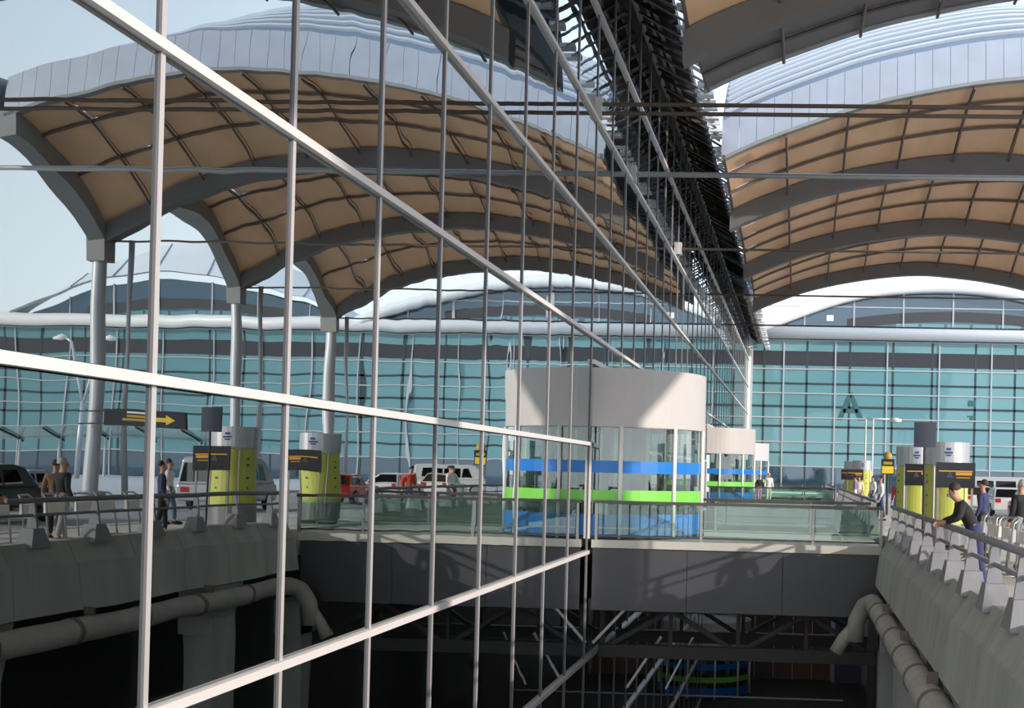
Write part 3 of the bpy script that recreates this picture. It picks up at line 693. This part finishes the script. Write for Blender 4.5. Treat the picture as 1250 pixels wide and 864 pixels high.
# ------------------------------------------------------------------ cars
def make_car(x, y, rz, kind, paint, label):
    c = thing('van' if kind == 'van' else 'car', (x, y, -.12 if 12.5 < x < 27 else 0), label, 'van' if kind == 'van' else 'car', 'vehicles on the forecourt road')
    c.rotation_euler = (0, 0, rz)
    if kind == 'van':
        Ln, Wd = 4.9, 1.85; low = [(-2.45, .35), (2.35, .35), (2.45, .7), (2.40, 1.0), (-2.45, 1.0)]; top = [(-2.42, 1.0), (2.35, 1.0), (1.45, 1.92), (1.2, 2.0), (-2.3, 2.02), (-2.42, 1.9)]
        wins = [(-1.9, -.6), (-.5, .6), (.7, 1.35)]; wz = (1.15, 1.75)
    elif kind == 'suv':
        Ln, Wd = 4.5, 1.85; low = [(-2.2, .4), (2.2, .4), (2.25, .8), (2.1, 1.02), (-2.25, 1.05)]; top = [(-2.22, 1.05), (1.0, 1.02), (.35, 1.62), (-.2, 1.72), (-1.8, 1.70)]
        wins = [(-1.7, -.85), (-.75, .15)]; wz = (1.1, 1.55)
    else:
        Ln, Wd = 4.2, 1.75; low = [(-2.1, .3), (2.1, .3), (2.15, .62), (1.95, .85), (-2.1, .92)]; top = [(-1.95, .9), (1.05, .86), (.3, 1.38), (-.3, 1.46), (-1.3, 1.42)]
        wins = [(-1.35, -.55), (-.45, .3)]; wz = (.93, 1.32)
    hw = Wd/2
    def part(mb, nm, mat, par=c):
        ob = bpy.data.objects.new(nm, mb.mesh(nm, mat)); COL.objects.link(ob); ob.parent = par; return ob
    body = part(MB().prism(low, 'Y', -hw, hw), 'body', paint)
    bv = body.modifiers.new('bevel', 'BEVEL'); bv.width = .09; bv.segments = 3
    n = len(top); zt = max(q[1] for q in top); zb_ = min(q[1] for q in top)
    vs = [(q[0], s*(hw-.04-.16*(q[1]-zb_)/(zt-zb_)), q[1]) for s in (-1, 1) for q in top]
    cab = part(MB().add(vs, [tuple(range(n)), tuple(range(2*n-1, n-1, -1))]+[(k, k+n, (k+1) % n+n, (k+1) % n) for k in range(n)]), 'cabin', paint)
    bv = cab.modifiers.new('bevel', 'BEVEL'); bv.width = .05; bv.segments = 2
    def hwz(z): return hw-.04-.16*(z-zb_)/(zt-zb_)
    for s in (-1, 1):
        for a, b in wins:
            ya, yb = s*(hwz(wz[0])+.008), s*(hwz(wz[1])+.008)
            sh = .12*(b == wins[-1][1])
            q = [(a, ya, wz[0]), (b, ya, wz[0]), (b-sh*2.2, yb, wz[1]), (a+.06, yb, wz[1])]
            part(MB().add(q+[(p[0], p[1]-s*.03, p[2]) for p in q], [(0,1,2,3),(7,6,5,4),(0,4,5,1),(1,5,6,2),(2,6,7,3),(3,7,4,0)]), 'side_window', 'car_glass')
    # windscreen and rear window follow the cabin slopes
    f0, f1 = top[1], top[2]; r0, r1 = top[-1], top[0]
    for p, q, off in ((f0, f1, .015), (r1, r0, -.015)):
        a = [p[0]+(q[0]-p[0])*.12, p[1]+(q[1]-p[1])*.12]; b = [p[0]+(q[0]-p[0])*.9, p[1]+(q[1]-p[1])*.9]
        wa, wb = hwz(a[1])-.08, hwz(b[1])-.10
        part(MB().add([(a[0]+off, -wa, a[1]), (a[0]+off, wa, a[1]), (b[0]+off, wb, b[1]), (b[0]+off, -wb, b[1]), (a[0]-off, -wa, a[1]), (a[0]-off, wa, a[1]), (b[0]-off, wb, b[1]), (b[0]-off, -wb, b[1])],
                      [(0,1,2,3),(7,6,5,4),(0,4,5,1),(1,5,6,2),(2,6,7,3),(3,7,4,0)]), 'windscreen' if off > 0 else 'rear_window', 'car_glass')
    rw = .33
    for sx in (-Ln*.29, Ln*.30):
        for s in (-1, 1):
            wv = MB().tube([(sx, s*(hw-.2), rw), (sx, s*(hw+.01), rw)], rw, 16); wo = part(wv, 'wheel', 'tyre')
            part(MB().tube([(sx, s*(hw+.005), rw), (sx, s*(hw+.025), rw)], rw*.6, 12), 'hub_cap', 'hub', wo)
    fx, rx = max(q[0] for q in low), min(q[0] for q in low)
    for s in (-1, 1):
        part(MB().box(fx-.12, s*.55-.16, .62, fx+.0, s*.55+.16, .74), 'headlight', 'head_light')
        part(MB().box(rx-.015, s*.62-.14, .70, rx+.1, s*.62+.14, .90), 'tail_light', 'tail_light')
    return c
make_car(17.6, 86, R(170), 'van', 'car_white', 'white van parked at the right edge beyond the lime drums')
make_car(17.2, 35.5, R(92), 'suv', 'car_dark', 'dark green off-road car reflected at the far left above the parapet')
make_car(16.2, 61.5, R(88), 'car', 'car_red', 'red hatchback reflected right of the lime drum')
make_car(16.0, 68.5, R(90), 'car', 'car_white', 'white saloon reflected behind the red hatchback')
make_car(15.6, 76.5, R(90), 'car', 'car_white', 'white saloon farther along the reflected road')
make_car(16.8, 50, R(91), 'van', 'car_silver', 'silver van reflected between the two lime drums')
make_car(22.0, 44, R(-90), 'car', 'car_silver', 'silver saloon reflected on the far lane')

# ------------------------------------------------------------------ people
def skin_obj(name, verts, edges, rad, mat, parent, root=0, sub=1):
    me = bpy.data.meshes.new(name); me.from_pydata(verts, edges, []); me.materials.append(M[mat])
    ob = bpy.data.objects.new(name, me); COL.objects.link(ob); ob.parent = parent
    md = ob.modifiers.new('skin', 'SKIN'); md.use_smooth_shade = True
    sv = me.skin_vertices[0].data
    for i, r in enumerate(rad):
        sv[i].radius = r if isinstance(r, tuple) else (r, r); sv[i].use_root = (i == root)
    ss = ob.modifiers.new('smooth', 'SUBSURF'); ss.levels = sub; ss.render_levels = sub
    return ob
def person(loc, rz, label, top, legs, hair='hair_dark', h=1.72, lean=0.0, arms=None, stride=.12, group=None, sleeve=True):
    """figure facing local +Y; lean tilts the trunk forward about the hips; arms: list of (elbow, wrist) in local metres for left (-X) and right (+X)"""
    p = thing('person', loc, label, 'person', group); p.rotation_euler = (0, 0, rz); k = h/1.72
    hip = Vector((0, 0, .92))
    rot = Matrix.Rotation(-lean, 3, 'X')
    def U(x, y, z): return (hip+rot @ Vector((x, y, z-.92)))*k
    V, E, Rr = [], [], []
    def add(v, r, prev=None):
        V.append(tuple(v)); Rr.append(tuple(q*k for q in r) if isinstance(r, tuple) else r*k)
        if prev is not None: E.append((prev, len(V)-1))
        return len(V)-1
    pelvis = add(U(0, 0, .95), (.135, .10)); waist = add(U(0, .0, 1.10), (.12, .09), pelvis); low_chest = add(U(0, 0, 1.26), (.14, .105), waist); chest = add(U(0, -.01, 1.37), (.12, .09), low_chest)
    base = add(U(0, -.01, 1.45), (.066, .064), chest); neck = add(U(0, 0, 1.50), .052, base)
    hl = lean*.35
    rot2 = Matrix.Rotation(-(lean-hl if lean else 0), 3, 'X'); nb = Vector(U(0, 0, 1.50))/k
    def Hd(x, y, z): return (nb+rot2 @ Vector((x, y, z-1.50)))*k
    jaw = add(Hd(0, .02, 1.56), (.062, .07), neck); face = add(Hd(0, .015, 1.63), (.076, .092), jaw); crown = add(Hd(0, 0, 1.70), (.06, .07), face)
    legpts = []
    for s in (-1, 1):
        st = stride*s
        a = add(Vector((s*.09, 0, .86))*k, .088, pelvis); b = add(Vector((s*.10, st*.55+.02, .48))*k, .058, a)
        c = add(Vector((s*.10, st-.02, .10))*k, .040, b); d_ = add(Vector((s*.11, st+.12, .035))*k, (.04, .03), c)
        legpts.append((a, b, c))
    armpts = []
    for i, s in enumerate((-1, 1)):
        sh = add(U(s*.17, 0, 1.40), .058, chest)
        if arms: el, wr = Vector(arms[i][0]), Vector(arms[i][1])
        else: el = Vector(U(s*.23, -.03, 1.12))/k; wr = Vector(U(s*.24, .06-.1*s*stride, .90))/k
        e = add(el*k, .042, sh); wv = add(wr*k, .030, e)
        dr = (wr-el).normalized(); side = dr.cross(Vector((1, 0, 0)))
        if side.length < .1: side = Vector((0, 0, 1))
        side.normalize(); palm = add((wr+dr*.07)*k, (.036, .018), wv)
        for f_, ln in ((-.027, .055), (-.009, .072), (.009, .070), (.027, .052)):
            q1 = add((wr+dr*.105+side*f_)*k, .0095, palm); q2 = add((wr+dr*(.105+ln*.55)+side*f_*1.1+Vector((0, 0, -.012)))*k, .0085, q1)
            add((wr+dr*(.105+ln)+side*f_*1.1+Vector((0, 0, -.034)))*k, .007, q2)
        t1 = add((wr+dr*.04+side*.045)*k, .010, palm); add((wr+dr*.085+side*.062)*k, .008, t1)
        armpts.append((sh, e, wv))
    skin_obj('body', V, E, Rr, 'skin', p, pelvis)
    # clothing shells follow the same joints, a little wider, ending at cuff and hem
    cv = [tuple(Vector(V[pelvis])-Vector((0, 0, .15*k))), V[waist], V[low_chest], V[chest], V[base]]; ce = [(0, 1), (1, 2), (2, 3), (3, 4)]; cr = [(.158*k, .125*k), (.145*k, .115*k), (.168*k, .132*k), (.15*k, .118*k), (.085*k, .08*k)]
    for sh, e, wv in armpts:
        i0 = len(cv); end = V[wv] if sleeve else V[e]
        cv += [V[sh], V[e] if sleeve else tuple((Vector(V[sh])+Vector(V[e]))/2), end]; ce += [(3, i0), (i0, i0+1), (i0+1, i0+2)]; cr += [.075*k, .058*k, .046*k if sleeve else .055*k]
    skin_obj('shirt', cv, ce, cr, top, p, 0)
    tv = [U(0, 0, 1.13), V[pelvis]]; te = [(0, 1)]; tr = [(.14*k, .112*k), (.15*k, .115*k)]
    for a, b, c in legpts:
        i0 = len(tv); tv += [V[a], V[b], tuple(Vector(V[c])+Vector((0, 0, .02*k)))]; te += [(1, i0), (i0, i0+1), (i0+1, i0+2)]; tr += [.103*k, .076*k, .062*k]
    skin_obj('trousers', [tuple(q) for q in tv], te, tr, legs, p, 1)
    for s, (a, b, c) in zip((-1, 1), legpts):
        q = Vector(V[c]); m = MB(); m.tube([(q.x, q.y-.07*k, .05*k), (q.x, q.y+.02*k, .055*k), (q.x, q.y+.14*k, .04*k), (q.x+.004, q.y+.20*k, .03*k)], [.042*k, .05*k, .044*k, .022*k], 10)
        o = bpy.data.objects.new('shoe', m.mesh('shoe', 'cloth_black', smooth=True)); COL.objects.link(o); o.parent = p
    # hair cap, eyes, nose, mouth, ears
    def face_part(nm, mat, c, r, sc=(1, 1, 1), cut=None, n=10):
        m = MB(); prof = [(r*math.cos(t), r*math.sin(t)) for t in lin(-math.pi/2 if cut is None else cut, math.pi/2, 7)]
        m.lathe(prof, n=n); C = Vector(c)
        m.v = [tuple(Vector(Hd(0, 0, 1.50))+rot2 @ (Vector((v[0]*sc[0], v[1]*sc[1], v[2]*sc[2]))+C-Vector((0, 0, 1.50)))*k) for v in m.v]
        o = bpy.data.objects.new(nm, m.mesh(nm, mat, smooth=True)); COL.objects.link(o); o.parent = p
    face_part('hair', hair, (0, -.03, 1.672), .092, (.92, 1.0, 1.02), -.45, 16)
    for s in (-1, 1):
        face_part('eye', 'eye_white', (s*.030, .092, 1.635), .012); face_part('ear', 'skin', (s*.082, -.002, 1.625), .026, (.4, .8, 1.2))
    face_part('nose', 'skin', (0, .108, 1.605), .017, (.8, 1.1, 1.5)); face_part('mouth', 'lips', (0, .092, 1.568), .018, (1.3, .5, .4))
    return p
# leaning on the parapet rail, looking down into the void (faces -X)
person((8.12, 20.5, 0), R(90), 'person in black top and navy trousers leaning on the foreground parapet rail', 'cloth_black', 'cloth_navy', 'hair_dark', 1.74, lean=.58,
       arms=[((-.27, .30, 1.13), (-.16, .50, 1.06)), ((.27, .30, 1.13), (.13, .52, 1.06))], stride=.1)
G = 'people in the distance'
person((2.98, 80.4, -.02), R(200), 'person in black top and pink trousers on the second footbridge', 'cloth_black', 'cloth_pink', h=1.66, group=G)
person((3.55, 80.7, -.02), R(190), 'person in white clothes walking on the second footbridge', 'cloth_white', 'cloth_cream', 'hair_grey', h=1.80, group=G)
person((8.95, 47.5, 0), R(150), 'person in red top near the black and yellow sign', 'cloth_red', 'cloth_denim', h=1.68, group=G)
person((9.35, 49.0, 0), R(190), 'person in orange top beside the black and yellow sign', 'cloth_orange', 'cloth_white', h=1.72, group=G, sleeve=False)
person((8.6, 52.0, 0), R(100), 'person in white top by the parapet behind the red top', 'cloth_white', 'cloth_navy', h=1.75, group=G)
person((8.4, 70.5, 0), R(80), 'person in violet top by the distant parapet', 'cloth_violet', 'cloth_white', h=1.72, group=G)
person((8.7, 72.5, 0), R(170), 'person in cream top beside the distant lime drums', 'cloth_cream', 'cloth_khaki', h=1.7, group=G)
person((9.2, 68.0, 0), R(120), 'person in white top in front of the distant lime drums', 'cloth_white', 'cloth_denim', h=1.74, group=G)
person((9.75, 26.2, 0), R(30), 'person with grey hair and black jacket reflected at the far left', 'cloth_black', 'cloth_grey', 'hair_grey', 1.72, group=G)
person((10.3, 26.9, 0), R(-20), 'person in brown jacket reflected beside the grey haired person', 'cloth_brown', 'cloth_black', 'hair_dark', 1.68, group=G)
person((9.5, 29.8, 0), R(60), 'person in dark navy clothes reflected left of the near mullion', 'cloth_navy', 'cloth_black', 'hair_dark', 1.70, group=G)
person((11.6, 34.5, 0), R(80), 'person in white shirt reflected behind the black screen', 'cloth_white', 'cloth_denim', 'hair_dark', 1.76, group=G)

# ------------------------------------------------------------------ luggage trolleys along the parapet (seen in the reflection)
def make_trolley(x, y, rz, label):
    t = thing('luggage_trolley', (x, y, 0), label, 'trolley', 'luggage trolleys beside the parapet'); t.rotation_euler = (0, 0, rz)
    def part(mb, nm, mat, sm=False):
        ob = bpy.data.objects.new(nm, mb.mesh(nm, mat, smooth=sm)); COL.objects.link(ob); ob.parent = t
    m = MB(); m.tube([(-.28, -.45, .14), (.28, -.45, .14), (.24, .5, .14), (-.24, .5, .14)], .018, 6, True); part(m, 'base_frame', 'post_steel', True)
    m = MB()
    for i in range(5): m.bar((-.26, -.36+.18*i, .15), (.26, -.36+.18*i, .15), .03, .015)
    part(m, 'platform', 'post_steel')
    m = MB(); m.tube([(-.26, -.42, .14), (-.26, -.52, .95), (-.22, -.6, 1.02), (.22, -.6, 1.02), (.26, -.52, .95), (.26, -.42, .14)], .02, 6); part(m, 'handle_frame', 'hub', True)
    part(MB().box(-.24, -.56, .62, .24, -.46, .84), 'advert_board', 'white_paint')
    for sx, sy in ((-.24, -.4), (.24, -.4), (0, .45)): part(MB().tube([(sx-.02, sy, .065), (sx+.02, sy, .065)], .065, 10), 'wheel', 'tyre')
for i in range(7):
    make_trolley(8.75+.08*(i % 2), 22.3+i*.95, R(90+random.uniform(-8, 8)), ['first', 'second', 'third', 'fourth', 'fifth', 'sixth', 'seventh'][i]+' luggage trolley from the camera along the right parapet')
